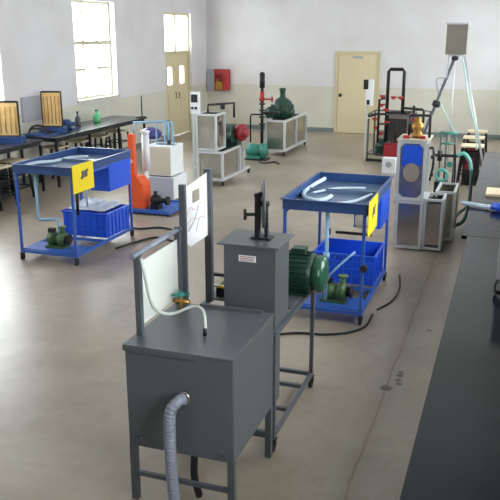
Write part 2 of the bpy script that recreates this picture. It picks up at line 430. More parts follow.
# pale pipes of the left trolley
MB().tube([(-5.3, 7.5, 1.05), (-5.3, 7.5, .52), (-5.3, 7.52, .5), (-5.12, 7.62, .5), (-5.1, 7.62, .46), (-5.1, 7.62, .3)], .018, 10, False).build('supply_pipe', 'lightblue', t)
MB().tube([(-5.2, 8.1, 1.08), (-5.2, 8.1, .56), (-4.98, 8.1, .56), (-4.98, 8.1, 1.07)], .014, 10, False).build('drain_pipe', 'lightblue', t)
MB().cyl((-5.0, 7.9, .5), (-4.99, 7.9, .86), .02).cyl((-5, 7.9, .8), (-4.94, 7.9, .8), .03).build('valve', 'blackmetal', t)
t2, *_ = trolley(-1.97, 6.64, 'blue trolley right behind the green motor, with pale hoses in its tray', 'lime', .5)
MB().tube([(-1.55, 6.72, 1.08), (-1.55, 6.72, .2)], .02, 12, False).cyl((-1.55, 6.72, .62), (-1.55, 6.72, .67), .03).cyl((-1.55, 6.72, .4), (-1.55, 6.72, .44), .03).build('supply_pipe', 'lightblue', t2)
MB().tube([(-1.54, 6.7, .42), (-1.42, 6.72, .56), (-1.28, 6.74, .7)], .011, 8, False).build('brace_pipe', 'lightblue', t2)
MB().cyl((-1.62, 7.05, .86), (-1.62, 7.05, .62), .014).cyl((-1.62, 7.05, .82), (-1.62, 7.05, .76), .03).cyl((-1.62, 7.05, .68), (-1.62, 7.05, .62), .028).build('valve', 'blackmetal', t2)
MB().tube([(-1.55, 7.1, .78), (-1.19, 7.1, .78)], .015, 10, False).build('delivery_pipe', 'blackmetal', t2)
mm = MB().lathe((-1.42, 7.45, .83), (1, 0, 0), [(0, .05), (.02, .08), (.16, .08), (.19, .05)], 20); mm.box(-1.38, 7.38, .72, -1.28, 7.52, .76)
mm.build('motor', 'beige', t2)
MB().cyl((-1.17, 6.6, .58), (-1.17, 6.64, .58), .035).box(-1.2, 6.63, .555, -1.14, 6.66, .605).build('clamp_knob', 'black', t2)

# hoses lying in the two trays
zt = 1.118
tag(MB().tube([(-5.2, 7.46, zt), (-5.4, 7.5, zt+.01), (-5.5, 7.6, zt+.02), (-5.49, 7.85, zt+.02), (-5.42, 8.1, zt), (-5.38, 8.4, zt), (-5.2, 8.55, zt)], .022, 12).build('hose', 'palehose'),
    'pale clear hose curving in the tray of the trolley nearest the left tables', 'hose')
tag(MB().tube([(-1.86, 7.88, zt+.04), (-1.93, 7.62, zt+.01), (-1.935, 7.3, zt), (-1.86, 7.06, zt), (-1.74, 6.96, zt), (-1.66, 7.02, zt), (-1.63, 7.2, zt)], .022, 12).build('hose', 'palehose'),
    'pale hose looping round the left end of the tray behind the green motor', 'hose')
tag(MB().tube([(-1.85, 7.3, zt), (-1.66, 7.6, zt), (-1.38, 7.7, zt)], .013, 12).build('hose', 'palehose'),
    'thin straight pale tube lying across the tray behind the green motor', 'hose')
tag(MB().tube([(-1.5, 6.9, zt), (-1.42, 6.95, zt), (-1.34, 7.1, zt), (-1.26, 7.4, zt)], .017, 12).build('hose', 'palehose'),
    'short pale hose bent near the yellow notice in the tray behind the green motor', 'hose')
# crumpled clear sheet on the left crate
bm = MB(); g = 10; vs = []
for i in range(g+1):
    for j in range(g+1):
        vs.append(bm.bm.verts.new((-5.38+.54*i/g, 8.26+.5*j/g, .47+random.random()*.08*(1 if 0 < i < g and 0 < j < g else .1))))
for i in range(g):
    for j in range(g):
        a = i*(g+1)+j; bm.bm.faces.new((vs[a], vs[a+g+1], vs[a+g+2], vs[a+1])).smooth = True
o = tag(bm.build('plastic_sheet', 'plastic'), 'crumpled clear plastic lying over the blue crate of the left trolley', 'plastic sheet')
sm = o.modifiers.new('thick', 'SOLIDIFY'); sm.thickness = .003

# ---------------------------------------------------------------- grey tank in front
bx0, bx1, by0, by1 = -1.95, -1.295, 3.47, 4.2
g = thing('sump_tank', 'large charcoal steel tank on legs with corrugated hose, nearest the camera', 'tank', ((bx0+bx1)/2, (by0+by1)/2, 0))
MB().box(bx0, by0, .365, bx1, by1, .992).build('tank_body', 'charcoal', g, .006)
MB().box(bx0-.008, by0-.01, .993, bx1+.004, by1, 1.004).box(bx0-.008, by0-.012, .967, -1.5, by0-.002, .993).build('lid', 'charcoal', g, .002)
MB().box(-1.78, by1-.035, 1.004, -1.36, by1-.012, 1.022).build('back_flange', 'charcoal2', g)
for x in (bx0+.02, bx1-.02):
    for yy in (by0+.02, by1-.02):
        MB().box(x-.02, yy-.02, 0, x+.02, yy+.02, .364).build('leg', 'postgrey', g)
for yy in (by0+.01, by1-.035): MB().box(bx0+.04, yy, .16, bx1-.04, yy+.025, .185).build('stretcher', 'postgrey', g)
for x in (-1.87, -1.37):
    MB().cyl((x, by0, .425), (x, by0-.02, .425), .012).box(x-.03, by0-.008, .4, x+.03, by0, .43).build('bolt', 'postgrey', g)
MB().cyl((-1.585, by0, .735), (-1.585, by0-.025, .735), .04).build('spigot', 'steel', g)
# manometer board on two posts
bd = MB()
bd.box(-1.94, 3.6, 1.004, -1.905, 3.635, 1.49).build('post', 'postgrey', g)
MB().box(-1.94, 4.15, 1.004, -1.905, 4.185, 1.52).build('post', 'postgrey', g)
MB().cyl((-1.9225, 3.55, 1.495), (-1.9225, 4.2, 1.5), .017).build('crossbar', 'hosegrey', g)
MB().box(-1.925, 3.64, 1.06, -1.918, 4.145, 1.44).build('board', 'whiteboard', g)
MB().tube([(-1.9, 3.62, 1.47), (-1.875, 3.6, 1.4), (-1.87, 3.66, 1.2), (-1.86, 3.76, 1.1), (-1.8, 3.82, 1.08), (-1.7, 3.86, 1.12), (-1.62, 3.83, 1.12), (-1.57, 3.75, 1.06), (-1.565, 3.73, 1.03)], .0095, 10).build('sample_hose', 'clearhose', g)
MB().cyl((-1.565, 3.73, 1.0), (-1.565, 3.73, 1.05), .011).build('hose_fitting', 'black', g)
v = MB().cyl((-1.86, 4.05, 1.004), (-1.86, 4.05, 1.1), .012).cyl((-1.91, 4.05, 1.07), (-1.8, 4.05, 1.07), .014)
v.build('valve_body', 'brass', g)
w = MB().lathe((-1.86, 4.05, 1.1), (0, 0, 1), [(0, .008), (.008, .034), (.02, .034), (.028, .012)], 8)
for k in range(3): w.bar((-1.86, 4.05, 1.115), (-1.86+.06*math.cos(k*2.1), 4.05+.06*math.sin(k*2.1), 1.125), .014)
w.build('valve_handle', 'teal', g)
# corrugated drain hose
pts = [(-1.585, by0-.02, .735), (-1.6, by0-.065, .735), (-1.628, by0-.1, .685), (-1.632, by0-.11, .55), (-1.625, by0-.12, .35), (-1.61, by0-.13, .12), (-1.6, by0-.2, .045), (-1.57, by0-.42, .04), (-1.52, by0-.62, .04)]
tag(MB().tube(pts, .034, 18, True, lambda i: 1 if (i//2) % 2 else .88).build('corrugated_hose', 'hosegrey'),
    'grey corrugated hose hanging from the front of the large charcoal tank', 'hose')
tag(MB().tube([(-1.55, 3.56, .05), (-1.565, 3.53, .2), (-1.565, 3.54, .34), (-1.56, 3.56, .37)], .022, 12).build('cable', 'black'),
    'black cable hanging under the large charcoal tank behind the corrugated hose', 'cable')

# ---------------------------------------------------------------- column rig behind it
r = thing('turbine_rig', 'grey wheeled rig with tall charcoal column, disc wheel and green motor', 'test rig', (-1.62, 4.74, 0))
X0, X1, Y0, Y1 = -1.96, -1.29, 4.23, 5.26
for x in (X0+.015, X1-.015):
    for yy in (Y0+.015, Y1-.015):
        l = MB().box(x-.014, yy-.014, .085, x+.014, yy+.014, .84).build('leg', 'postgrey', r)
        caster(l, x, yy, .038)
for z in (.1, .82):
    m = MB()
    for x in (X0+.015, X1-.015): m.box(x-.013, Y0+.03, z, x+.013, Y1-.03, z+.028)
    for yy in (Y0+.015, Y1-.015): m.box(X0+.03, yy-.013, z, X1-.03, yy+.013, z+.028)
    if z < .5: m.box(X0+.03, 4.62, .1, X1-.03, 4.648, .127).box(X0+.03, 5.0, .1, X1-.03, 5.028, .127)
    m.build('lower_frame' if z < .5 else 'upper_frame', 'postgrey', r)
MB().box(X0+.03, 4.7, .848, X1-.03, 5.23, .858).build('deck', 'charcoal', r)
MB().box(-1.675, 4.325, .79, -1.325, 4.635, 1.385).build('column_body', 'charcoal2', r, .004)
MB().box(-1.71, 4.295, 1.386, -1.298, 4.665, 1.4).build('column_lid', 'charcoal', r, .003)
MB().box(-1.40, 4.325, .3, -1.325, 4.45, .789).build('downpipe', 'charcoal2', r, .003)
pq = MB().box(-1.57, 4.319, 1.285, -1.455, 4.325, 1.325).build('name_plate', 'white', r)
q = MB()
for k in range(3): q.box(-1.56, 4.3175, 1.315-k*.011, -1.465, 4.319, 1.319-k*.011)
q.build('printed_lines', 'red', pq)
# disc, its bracket and knob
cx, cy = -1.465, 4.5
axis = Vector((.93, .37, 0)).normalized()
w = MB().lathe(Vector((cx, cy, 1.63))-axis*.008, axis, [(0, .02), (0, .15), (.003, .16), (.013, .16), (.016, .15), (.016, .02)], 40)
w.build('disc_wheel', 'postgrey', r)
b = MB().bar((cx-.03, cy-.02, 1.4), (cx-.03, cy-.02, 1.68), .03, .04).bar((cx+.025, cy, 1.4), (cx+.02, cy, 1.64), .02, .03)
b.box(cx-.07, cy-.05, 1.4, cx+.06, cy+.05, 1.412).cyl(Vector((cx, cy, 1.63))-axis*.05, Vector((cx, cy, 1.63))+axis*.04, .018).bar((cx-.05, cy-.03, 1.68), (cx+.0, cy-.01, 1.7), .03)
b.build('wheel_bracket', 'blackmetal', r)
MB().cyl((cx-.04, cy-.02, 1.56), (cx-.11, cy-.045, 1.56), .011).cyl((cx-.1, cy-.04, 1.56), (cx-.118, cy-.047, 1.56), .036, n=14).build('hand_knob', 'black', r)
# green motor
m = MB().lathe((-1.52, 5.08, 1.0), (1, 0, 0), [(0, .06), (.01, .12), (.05, .14), (.06, .148), (.25, .148), (.26, .14), (.27, .135)], 28)
for k in range(24):
    a = 2*PI*k/24; c, s_ = math.cos(a), math.sin(a)
    m.bar((-1.45, 5.08+.155*c, 1.0+.155*s_), (-1.28, 5.08+.155*c, 1.0+.155*s_), .012, .01)
m.box(-1.46, 4.95, .859, -1.28, 5.21, .88).box(-1.44, 5.0, .88, -1.3, 5.16, .9)
mo = m.build('motor', 'green', r)
MB().lathe((-1.25, 5.08, 1.0), (1, 0, 0), [(0, .14), (.05, .138), (.075, .12), (.085, .06), (.086, .01)], 28).build('fan_cover', 'greengloss', mo)
MB().box(-1.42, 5.03, 1.15, -1.32, 5.13, 1.19).build('terminal_box', 'green', mo)
# diagram frame
MB().box(-1.945, 4.245, .848, -1.905, 4.275, 1.77).build('post', 'postgrey', r)
MB().box(-1.945, 4.66, .848, -1.895, 4.7, 1.8).build('post', 'postgrey', r)
MB().box(-1.94, 4.7, 1.03, -1.72, 4.725, 1.05).box(-1.73, 4.62, 1.03, -1.7, 4.725, 1.05).build('bracket', 'blackmetal', r)
ch = MB().prism([(-1.922, 4.275, 1.74), (-1.922, 4.66, 1.78), (-1.922, 4.66, 1.34), (-1.922, 4.36, 1.335), (-1.922, 4.275, 1.39)], (.003, 0, 0)).build('diagram_sheet', 'sheet', r)
q = MB().box(-1.918, 4.4, 1.62, -1.9175, 4.52, 1.7)
q.build('printed_figure', 'dull', ch)
q = MB().tube([(-1.918, 4.29, 1.56), (-1.918, 4.36, 1.6), (-1.918, 4.44, 1.57), (-1.918, 4.55, 1.6), (-1.918, 4.62, 1.56)], .003, 6)
q.tube([(-1.918, 4.31, 1.5), (-1.918, 4.4, 1.52), (-1.918, 4.5, 1.49)], .003, 6).build('printed_curve', 'pink', ch)
q = MB().tube([(-1.9175, 4.32, 1.45), (-1.9175, 4.42, 1.5), (-1.9175, 4.5, 1.58)], .004, 6).tube([(-1.9175, 4.45, 1.42), (-1.9175, 4.52, 1.5), (-1.9175, 4.6, 1.48)], .004, 6).build('printed_line', 'gray', ch)
p = MB().tube([(-1.92, 4.72, .95), (-1.8, 4.8, .93), (-1.65, 4.85, .93)], .01, 8).build('clear_tube', 'clearhose', r)
MB().box(-1.9, 4.75, .858, -1.74, 4.9, .93).build('pump_block', 'blackmetal', r)
MB().box(-1.9, 4.74, .93, -1.72, 4.76, .945).build('yellow_tag', 'yellow', r)

# floor cables
tag(MB().tube([(-1.95, 6.1, .012), (-1.7, 6.25, .012), (-1.45, 6.3, .012), (-1.25, 6.42, .012), (-1.13, 6.62, .012), (-1.12, 6.95, .012)], .012, 8).build('cable', 'black'),
    'black hose on the floor along the front of the middle blue trolley', 'cable')
tag(MB().tube([(-1.1, 7.1, .012), (-1.0, 7.4, .012), (-.98, 7.8, .012), (-1.05, 8.3, .012)], .01, 8).build('cable', 'black'),
    'black cable on the floor right of the middle blue trolley', 'cable')
tag(MB().tube([(-4.66, 8.2, .014), (-4.55, 8.6, .014), (-4.4, 8.85, .014), (-4.1, 8.75, .014), (-3.9, 8.55, .014), (-3.95, 8.3, .014)], .014, 8).build('cable', 'black'),
    'black cable curling on the floor beside the left blue trolley', 'cable')
tag(MB().tube([(-5.1, 9.3, .014), (-4.85, 9.2, .014), (-4.6, 9.35, .014), (-4.35, 9.3, .014)], .014, 8).build('cable', 'blackmetal'),
    'dark cable on the floor in front of the orange column', 'cable')

# ---------------------------------------------------------------- orange column unit and white cabinets
o_ = thing('test_stand', 'orange column stand with white cylinder on a blue base', 'test stand', (-5.2, 10.25, 0))
MB().box(-5.55, 10.02, .03, -4.75, 10.07, .08).box(-5.55, 10.75, .03, -4.75, 10.8, .08).box(-5.55, 10.07, .03, -5.5, 10.75, .08).box(-4.8, 10.07, .03, -4.75, 10.75, .08).box(-5.5, 10.07, .05, -4.8, 10.75, .06).build('base', 'blue', o_)
for x, yy in ((-5.52, 10.05), (-4.78, 10.05), (-5.52, 10.77), (-4.78, 10.77)): MB().cyl((x, yy, 0), (x, yy, .03), .03).build('foot', 'black', o_)
MB().box(-5.45, 10.1, .561, -5.355, 10.2, 1.21).build('column', 'orange', o_, .01)
MB().prism([(-5.46, 10.08, .08), (-5.2, 10.08, .08), (-5.21, 10.08, .44), (-5.31, 10.08, .56), (-5.46, 10.08, .56)], (0, .26, 0)).build('housing', 'orange', o_)
MB().cyl((-5.4, 10.1, .8), (-5.4, 10.092, .8), .03).build('indicator', 'pink', o_)
MB().cyl((-5.3, 10.4, .62), (-5.3, 10.4, 1.2), .06).cyl((-5.3, 10.4, 1.2), (-5.3, 10.4, 1.23), .075).cyl((-5.3, 10.4, .1), (-5.3, 10.4, .62), .025).build('cylinder', 'white', o_)
m = MB().lathe((-5.14, 10.22, .2), (1, 0, 0), [(0, .05), (.02, .08), (.14, .08), (.16, .04), (.24, .04), (.25, .07), (.29, .07)], 16); m.box(-5.13, 10.15, .061, -4.99, 10.29, .14).cyl((-5.07, 10.22, .28), (-5.07, 10.22, .34), .03)
m.build('pump', 'blackmetal', o_)
MB().tube([(-5.44, 10.3, 1.2), (-5.44, 10.3, 1.36), (-5.0, 10.42, 1.38), (-4.93, 10.45, 1.36), (-4.93, 10.45, 1.1)], .018, 8, False).build('pipe_frame', 'lightblue', o_)

c_ = thing('white_cabinet', 'tall white cabinet with beige front standing right of the orange column', 'cabinet', (-5.2, 11.3, 0))
MB().box(-5.64, 11.0, .42, -5.16, 11.5, .9).build('upper_body', 'white', c_, .006)
MB().box(-5.63, 10.992, .43, -5.17, 11.0, .89).build('upper_front', 'beige', c_)
MB().box(-5.64, 11.0, .03, -5.12, 11.52, .4).build('lower_body', 'white', c_, .006)
MB().box(-5.63, 10.992, .04, -5.13, 11.0, .39).build('lower_front', 'gray', c_)
MB().box(-5.5, 11.03, .4, -5.19, 11.47, .42).build('spacer', 'blackmetal', c_)
for x, yy in ((-5.5, 11.04), (-5.16, 11.04), (-5.5, 11.48), (-5.16, 11.48)): MB().cyl((x, yy, 0), (x, yy, .03), .02).build('foot', 'black', c_)
p = thing('pipe_stand', 'pale blue pipe loop standing on the white cabinet', 'pipe loop', (-5.3, 11.25, .9))
MB().tube([(-5.5, 11.2, .905), (-5.5, 11.2, 1.28), (-5.2, 11.2, 1.28), (-5.2, 11.2, .905)], .016, 8, False).cyl((-5.35, 11.2, .9), (-5.35, 11.2, 1.28), .014).build('pipe', 'lightblue', p)
MB().cyl((-5.3, 11.25, .9), (-5.3, 11.25, 1.3), .03).box(-5.5, 11.22, .9, -5.2, 11.36, .915).build('valve_stem', 'postgrey', p)

# ---------------------------------------------------------------- rig A (left steel tanks)
a = thing('water_tank_rig', 'wheeled rig with two stacked steel tanks and red motor, beside the left door', 'tank rig', (-5.05, 13.2, 0))
x0, x1, y0, y1 = -5.32, -4.8, 12.42, 13.95
m = MB(); m.cage(x0, y0, .1, x1, y0+.95, .63, .04)
for x in (x0+.02, x1-.02): m.box(x-.02, y0+.95, .1, x+.02, y1, .14)
m.box(x0, y1-.04, .1, x1, y1, .14).box(x1-.04, y0+1.1, .14, x1, y0+1.14, .55).box(x0, y0+1.1, .14, x0+.04, y0+1.14, .55).box(x0+.04, y0+1.1, .51, x1-.04, y0+1.14, .55)
m.build('frame', 'frame', a)
for x in (x0+.03, x1-.03):
    for yy in (y0+.06, y1-.06): caster(a, x, yy, .04)
MB().tray(x0+.045, y0+.045, .145, x1-.045, y0+.905, .6, .01).build('lower_tank', 'steel', a)
xu = x1-.12
ut = MB().cage(x0, y0, .64, xu, y0+.46, 1.29, .035).build('upper_frame', 'frame', a)
u = MB().tray(x0+.037, y0+.012, .67, xu-.037, y0+.43, 1.28, .01).build('upper_tank', 'steel', a)
MB().prism([(xu-.036, y0+.23+.15*math.cos(k*PI/10), .965+.26*math.sin(k*PI/10)) for k in range(20)], (.025, 0, 0)).build('sight_window', 'steel', a)
MB().cyl((xu-.011, y0+.23, 1.1), (xu+.01, y0+.23, 1.1), .05).box(xu-.011, y0+.2, .9, xu+.0, y0+.26, 1.06).build('gauge', 'darkin', a)
MB().tube([(x0+.12, y0+.3, 1.29), (x0+.12, y0+.3, 1.42), (x0+.3, y0+.6, 1.42), (x0+.42, y0+.85, 1.42), (x0+.42, y0+.85, 1.15)], .022, 10, False).cyl((x0+.3, y0+.47, 1.38), (x0+.36, y0+.51, 1.38), .05).build('pipework', 'blackmetal', a)
mo = MB().lathe((-5.1, y0+1.0, .82), (1, 0, 0), [(0, .08), (.02, .15), (.2, .15), (.22, .1)], 20).box(-5.14, y0+.86, .56, -4.84, y0+1.1, .76).cyl((-5.14, y0+.8, .84), (-4.9, y0+.8, .84), .15).build('motor', 'green', a)
MB().lathe((-4.88, y0+1.0, .86), (1, -.3, 0), [(0, .12), (.02, .155), (.12, .165), (.14, .12), (.15, .1), (.2, .09), (.22, .03)], 20).build('fan_cover', 'maroon', mo)
MB().box(-5.42, 12.5, .1, -5.37, 12.55, 1.62).box(-5.37, 12.5, .3, -5.32, 12.53, .33).box(-5.37, 12.5, .6, -5.32, 12.53, .63).build('panel_post', 'frame', a)
pn = MB().box(-5.44, 12.48, 1.28, -5.28, 12.56, 1.66).build('control_panel', 'white', a)
MB().box(-5.42, 12.47, 1.48, -5.3, 12.48, 1.62).build('meter', 'black', pn)
for x in (-5.4, -5.33): MB().cyl((x, 12.48, 1.38), (x, 12.465, 1.38), .025).build('knob', 'black', pn)

# ---------------------------------------------------------------- rig B (tank with dark green motor and tall pipe)
b = thing('pump_tank_rig', 'pale framed steel tank on wheels with dark green motor beside a tall black pipe', 'pump rig', (-5.0, 16.9, 0))
x0, x1, y0, y1 = -5.2, -4.72, 16.05, 17.95
m = MB().cage(x0, y0, .1, x1, y1, .8, .045).box(x1-.045, 17.0, .145, x1, 17.05, .755).build('frame', 'frame', b)
for x in (x0+.04, x1-.04):
    for yy in (y0+.06, y1-.06): caster(b, x, yy, .045)
MB().tray(x0+.047, y0+.025, .147, x1-.047, y1-.05, .75, .01).build('tank', 'steel', b)
MB().box(x0+.05, y0+.4, .76, x1-.05, y0+1.0, .78).build('mounting_plate', 'darkin', b)
m = MB().lathe((-5.0, 16.75, .78), (0, 0, 1), [(0, .2), (.03, .25), (.25, .25), (.38, .2), (.44, .12), (.47, .07), (.6, .06), (.62, .08), (.66, .08), (.68, .03)], 24)
for k in range(20):
    ang = 2*PI*k/20
    m.box(-5.0+.25*math.cos(ang)-.012, 16.75+.25*math.sin(ang)-.012, .82, -5.0+.25*math.cos(ang)+.012, 16.75+.25*math.sin(ang)+.012, 1.08)
m.lathe((-5.3, 16.7, .92), (1, 0, 0), [(0, .06), (.03, .12), (.55, .12), (.6, .05)], 18)
m.build('motor', 'green', b)
MB().lathe((-5.2, 16.6, .9), (0, -1, 0), [(0, .15), (.1, .15), (.13, .06)], 20).build('pump_head', 'green', b)
m = MB().cyl((-5.24, 15.98, 0), (-5.24, 15.98, 1.84), .035).cyl((-5.24, 15.98, 1.5), (-5.24, 15.98, 1.82), .06)
for z in (.7, .85, 1.0, 1.14): m.cyl((-5.24, 15.98, z), (-5.24, 15.98, z+.03), .07)
m.tube([(-5.24, 15.98, .95), (-4.95, 16.1, .95), (-4.9, 16.2, .95)], .03, 10, False)
m.tube([(-5.24, 15.98, .92), (-5.48, 15.95, .92), (-5.5, 15.95, .88), (-5.5, 15.95, .3)], .018, 8, False)
m.build('riser_pipe', 'blackmetal', b)
MB().cyl((-5.28, 15.98, 1.26), (-5.0, 15.98, 1.26), .018).cyl((-5.02, 15.98, 1.26), (-5.0, 15.98, 1.26), .06).cyl((-5.24, 15.98, 1.2), (-5.24, 15.98, 1.42), .05).cyl((-5.24, 15.97, 1.26), (-5.24, 15.85, 1.26), .03).build('valve', 'red', b)
TX = .16
tp = thing('electric_pump', 'small teal pump on the floor left of the tall black pipe', 'pump', (-5.35, 15.5, 0))
MB().lathe((-5.6+TX, 15.5, .2), (1, 0, 0), [(0, .06), (.03, .14), (.28, .14), (.3, .1), (.33, .1), (.36, .16), (.44, .16), (.46, .05)], 20).box(-5.56+TX, 15.4, .03, -5.24+TX, 15.6, .1).build('pump_body', 'teal', tp)
MB().box(-5.62+TX, 15.34, 0, -5.1+TX, 15.66, .03).build('base_plate', 'blackmetal', tp)
tag(MB().tube([(-5.1, 15.3, .015), (-4.9, 15.0, .015), (-4.7, 15.2, .015), (-4.55, 15.0, .015)], .015, 8).build('cable', 'black'), 'dark cable on the floor in front of the teal pump', 'cable')

# ---------------------------------------------------------------- rig C (right of the back door)
c = thing('pipe_loop_rig', 'rig with tall black U-shaped pipe, red valves and green motor by the back door', 'pipe rig', (-2.4, 16.6, 0))
m = MB()
for x, yy in ((-2.9, 16.2), (-2.0, 16.2), (-2.9, 17.0), (-2.0, 17.0)): m.box(x-.018, yy-.018, 0, x+.018, yy+.018, 1.0)
for z in (.12, .98):
    m.box(-2.9, 16.19, z, -2.0, 16.21, z+.03).box(-2.9, 16.99, z, -2.0, 17.01, z+.03)
    m.box(-2.91, 16.2, z, -2.89, 17.0, z+.03).box(-2.01, 16.2, z, -1.99, 17.0, z+.03)
m.build('frame', 'postgrey', c)
MB().tray(-2.55, 16.3, .35, -2.05, 16.9, 1.0, .012).box(-2.56, 16.28, .96, -2.04, 16.3, 1.0).build('tank', 'steel', c)
MB().box(-2.5, 16.285, .45, -2.1, 16.295, .9).build('tank_panel', 'darkin', c)
MB().tube([(-2.53, 16.25, .4), (-2.53, 16.25, 1.88), (-2.49, 16.25, 1.93), (-2.24, 16.25, 1.93), (-2.2, 16.25, 1.88), (-2.2, 16.25, 1.0)], .036, 12, False).box(-2.55, 16.22, 1.0, -2.08, 16.28, 1.05).build('loop_pipe', 'blackmetal', c)
for pp_, rr_ in (([(-2.2, 16.22, 1.14), (-1.78, 16.22, 1.12), (-1.75, 16.22, 1.08), (-1.75, 16.22, .6)], .026), ([(-2.9, 16.15, .94), (-2.72, 16.17, 1.0), (-2.53, 16.2, 1.0)], .024), ([(-1.95, 16.16, .5), (-1.95, 16.16, 1.2)], .026),
                 ([(-2.68, 16.14, .4), (-2.68, 16.14, 1.3), (-2.56, 16.16, 1.34)], .026), ([(-2.66, 16.1, .8), (-2.3, 16.1, .82), (-2.3, 16.1, .45)], .022), ([(-1.62, 16.3, 0), (-1.62, 16.3, 1.08), (-2.0, 16.4, 1.1)], .02)):
    MB().tube(pp_, rr_, 8, False).build('pipe', 'blackmetal', c)
for i, (x, z) in enumerate(((-2.62, 1.2), (-2.53, 1.1), (-2.62, 1.38), (-2.24, 1.36), (-2.72, .72), (-2.38, 1.36), (-2.76, .9), (-2.5, .84), (-2.62, .6), (-1.95, .92))):
    MB().cyl((x-.06, 16.17, z), (x+.06, 16.17, z), .02).cyl((x, 16.17, z-.02), (x, 16.12, z-.02), .028, n=10).build('valve', 'red', c)
m = MB().lathe((-2.75, 16.35, .3), (1, 0, 0), [(0, .08), (.03, .17), (.3, .17), (.34, .08)], 20).box(-2.74, 16.22, .1, -2.45, 16.48, .2).build('motor', 'green', c)
MB().box(-2.5, 15.9, .1, -2.2, 16.14, .4).box(-2.5, 16.14, .1, -2.45, 16.2, .13).build('starter_box', 'maroon', c)
MB().box(-2.9, 16.05, 0, -2.55, 16.1, .05).box(-2.85, 16.1, .0, -2.8, 16.2, .05).build('foot_rail', 'blackmetal', c)
MB().box(-2.955, 16.08, 0, -2.925, 16.12, 1.5).box(-2.93, 16.09, .9, -2.88, 16.19, .93).build('panel_post', 'frame', c)
pn = MB().box(-2.96, 16.05, 1.18, -2.8, 16.12, 1.72).build('control_panel', 'white', c)
MB().box(-3.01, 16.03, 1.52, -2.91, 16.05, 1.72).build('meter', 'black', pn)
MB().box(-2.93, 16.04, 1.2, -2.87, 16.05, 1.3).build('switch', 'black', pn)
wb = thing('switch_box', 'small white box with round gauge left of the blue and steel tank', 'switch box', (-2.2, 14.8, 0))
MB().box(-2.33, 14.7, 0, -2.07, 14.92, .3).build('case', 'white', wb, .006)
MB().cyl((-2.2, 14.69, .18), (-2.2, 14.7, .18), .06).build('gauge', 'gray', wb)

# ---------------------------------------------------------------- rig D (blue backed tank in pale frame)
d = thing('flow_tank_rig', 'tall pale framed tank with blue upper panel and steel boxes, right of the middle trolley', 'tank rig', (-1.05, 9.7, 0))
x0, x1 = -1.3, -.95
m = MB().cage(x0, 9.4, .02, x1, 9.95, .64, .035).cage(x0-.01, 9.4, .645, x1+.0, 9.9, 1.4, .035).build('frame', 'frame', d)
MB().box(x0+.03, 9.43, .68, x1-.04, 9.44, 1.36).box(x0+.03, 9.44, .68, x0+.04, 9.86, 1.36).box(x1-.045, 9.44, .68, x1-.035, 9.86, 1.36).box(x0+.04, 9.85, .68, x1-.045, 9.86, 1.36).box(x0+.04, 9.44, .68, x1-.045, 9.85, .69).build('upper_tank', 'steel', d)
MB().prism([(x0+.05, 9.424, 1.08), (x1-.055, 9.424, 1.1), (x1-.055, 9.424, 1.31), (x1-.1, 9.424, 1.345), (x0+.09, 9.424, 1.345), (x0+.05, 9.424, 1.31)], (0, .006, 0)).build('blue_panel', 'bluecrate', d)
n_ = 16
MB().prism([((x0+x1)/2+.1*math.cos(2*PI*k/n_), 9.418, 1.0+.12*math.sin(2*PI*k/n_)) for k in range(n_)], (0, .006, 0)).build('brown_reflection', 'dull', d)  # brown reflection in the tank window, painted as a flat disc
for sx, sz in ((x0+.025, .68), (x1-.035, .68), (x0+.025, 1.365), (x1-.035, 1.365)):
    ex = .06 if sx < -1.1 else -.06; ez = .06 if sz < 1 else -.06
    MB().prism([(sx, 9.42, sz), (sx+ex, 9.42, sz), (sx, 9.42, sz+ez)], (0, .006, 0)).build('corner_plate', 'frame', d)
MB().tray(x0+.04, 9.44, .06, x1-.04, 9.9, .6, .01).build('lower_tank', 'steel', d)
MB().box(x0-.02, 9.38, 1.401, x1+.02, 9.93, 1.415).build('top_plate', 'beige', d)
m = MB().cage(-.94, 9.42, .02, -.7, 9.85, .68, .03).build('side_frame', 'frame', d)
MB().tray(-.905, 9.455, .055, -.735, 9.815, .63, .01).build('side_tank', 'darkin', d)
MB().box(-.91, 9.445, .08, -.73, 9.455, .62).build('side_panel', 'steel', d)
m = MB().cage(-.86, 9.95, .02, -.6, 10.6, .68, .03).build('side_frame', 'frame', d)
MB().tray(-.825, 9.985, .055, -.635, 10.565, .66, .01).build('side_tank', 'steel', d)
MB().lathe((-1.1, 9.62, 1.416), (0, 0, 1), [(0, .07), (.04, .07), (.07, .05), (.12, .08), (.17, .075), (.2, .03), (.25, .03), (.26, .015)], 16).cyl((-1.16, 9.55, 1.45), (-1.04, 9.55, 1.45), .03).build('brass_pump', 'brass', d)
MB().tube([(-1.2, 9.6, 1.42), (-1.2, 9.6, 1.68), (-1.2, 9.62, 1.69), (-.96, 9.62, 1.69), (-.95, 9.62, 1.68), (-.95, 9.62, 1.42)], .016, 8, False).build('pipe_loop', 'blackmetal', d)
MB().cyl((-1.26, 9.5, 1.43), (-1.18, 9.5, 1.43), .025).cyl((-1.05, 9.46, 1.44), (-.98, 9.46, 1.44), .02).build('valve', 'red', d)
MB().tube([(-.93, 9.5, 1.3), (-.88, 9.5, 1.3), (-.87, 9.5, 1.1), (-.9, 9.5, .9)], .014, 8).cyl((-.9, 9.48, 1.2), (-.86, 9.48, 1.2), .025).cyl((-.9, 9.48, .98), (-.86, 9.48, .98), .025).build('outlet_pipe', 'blackmetal', d)

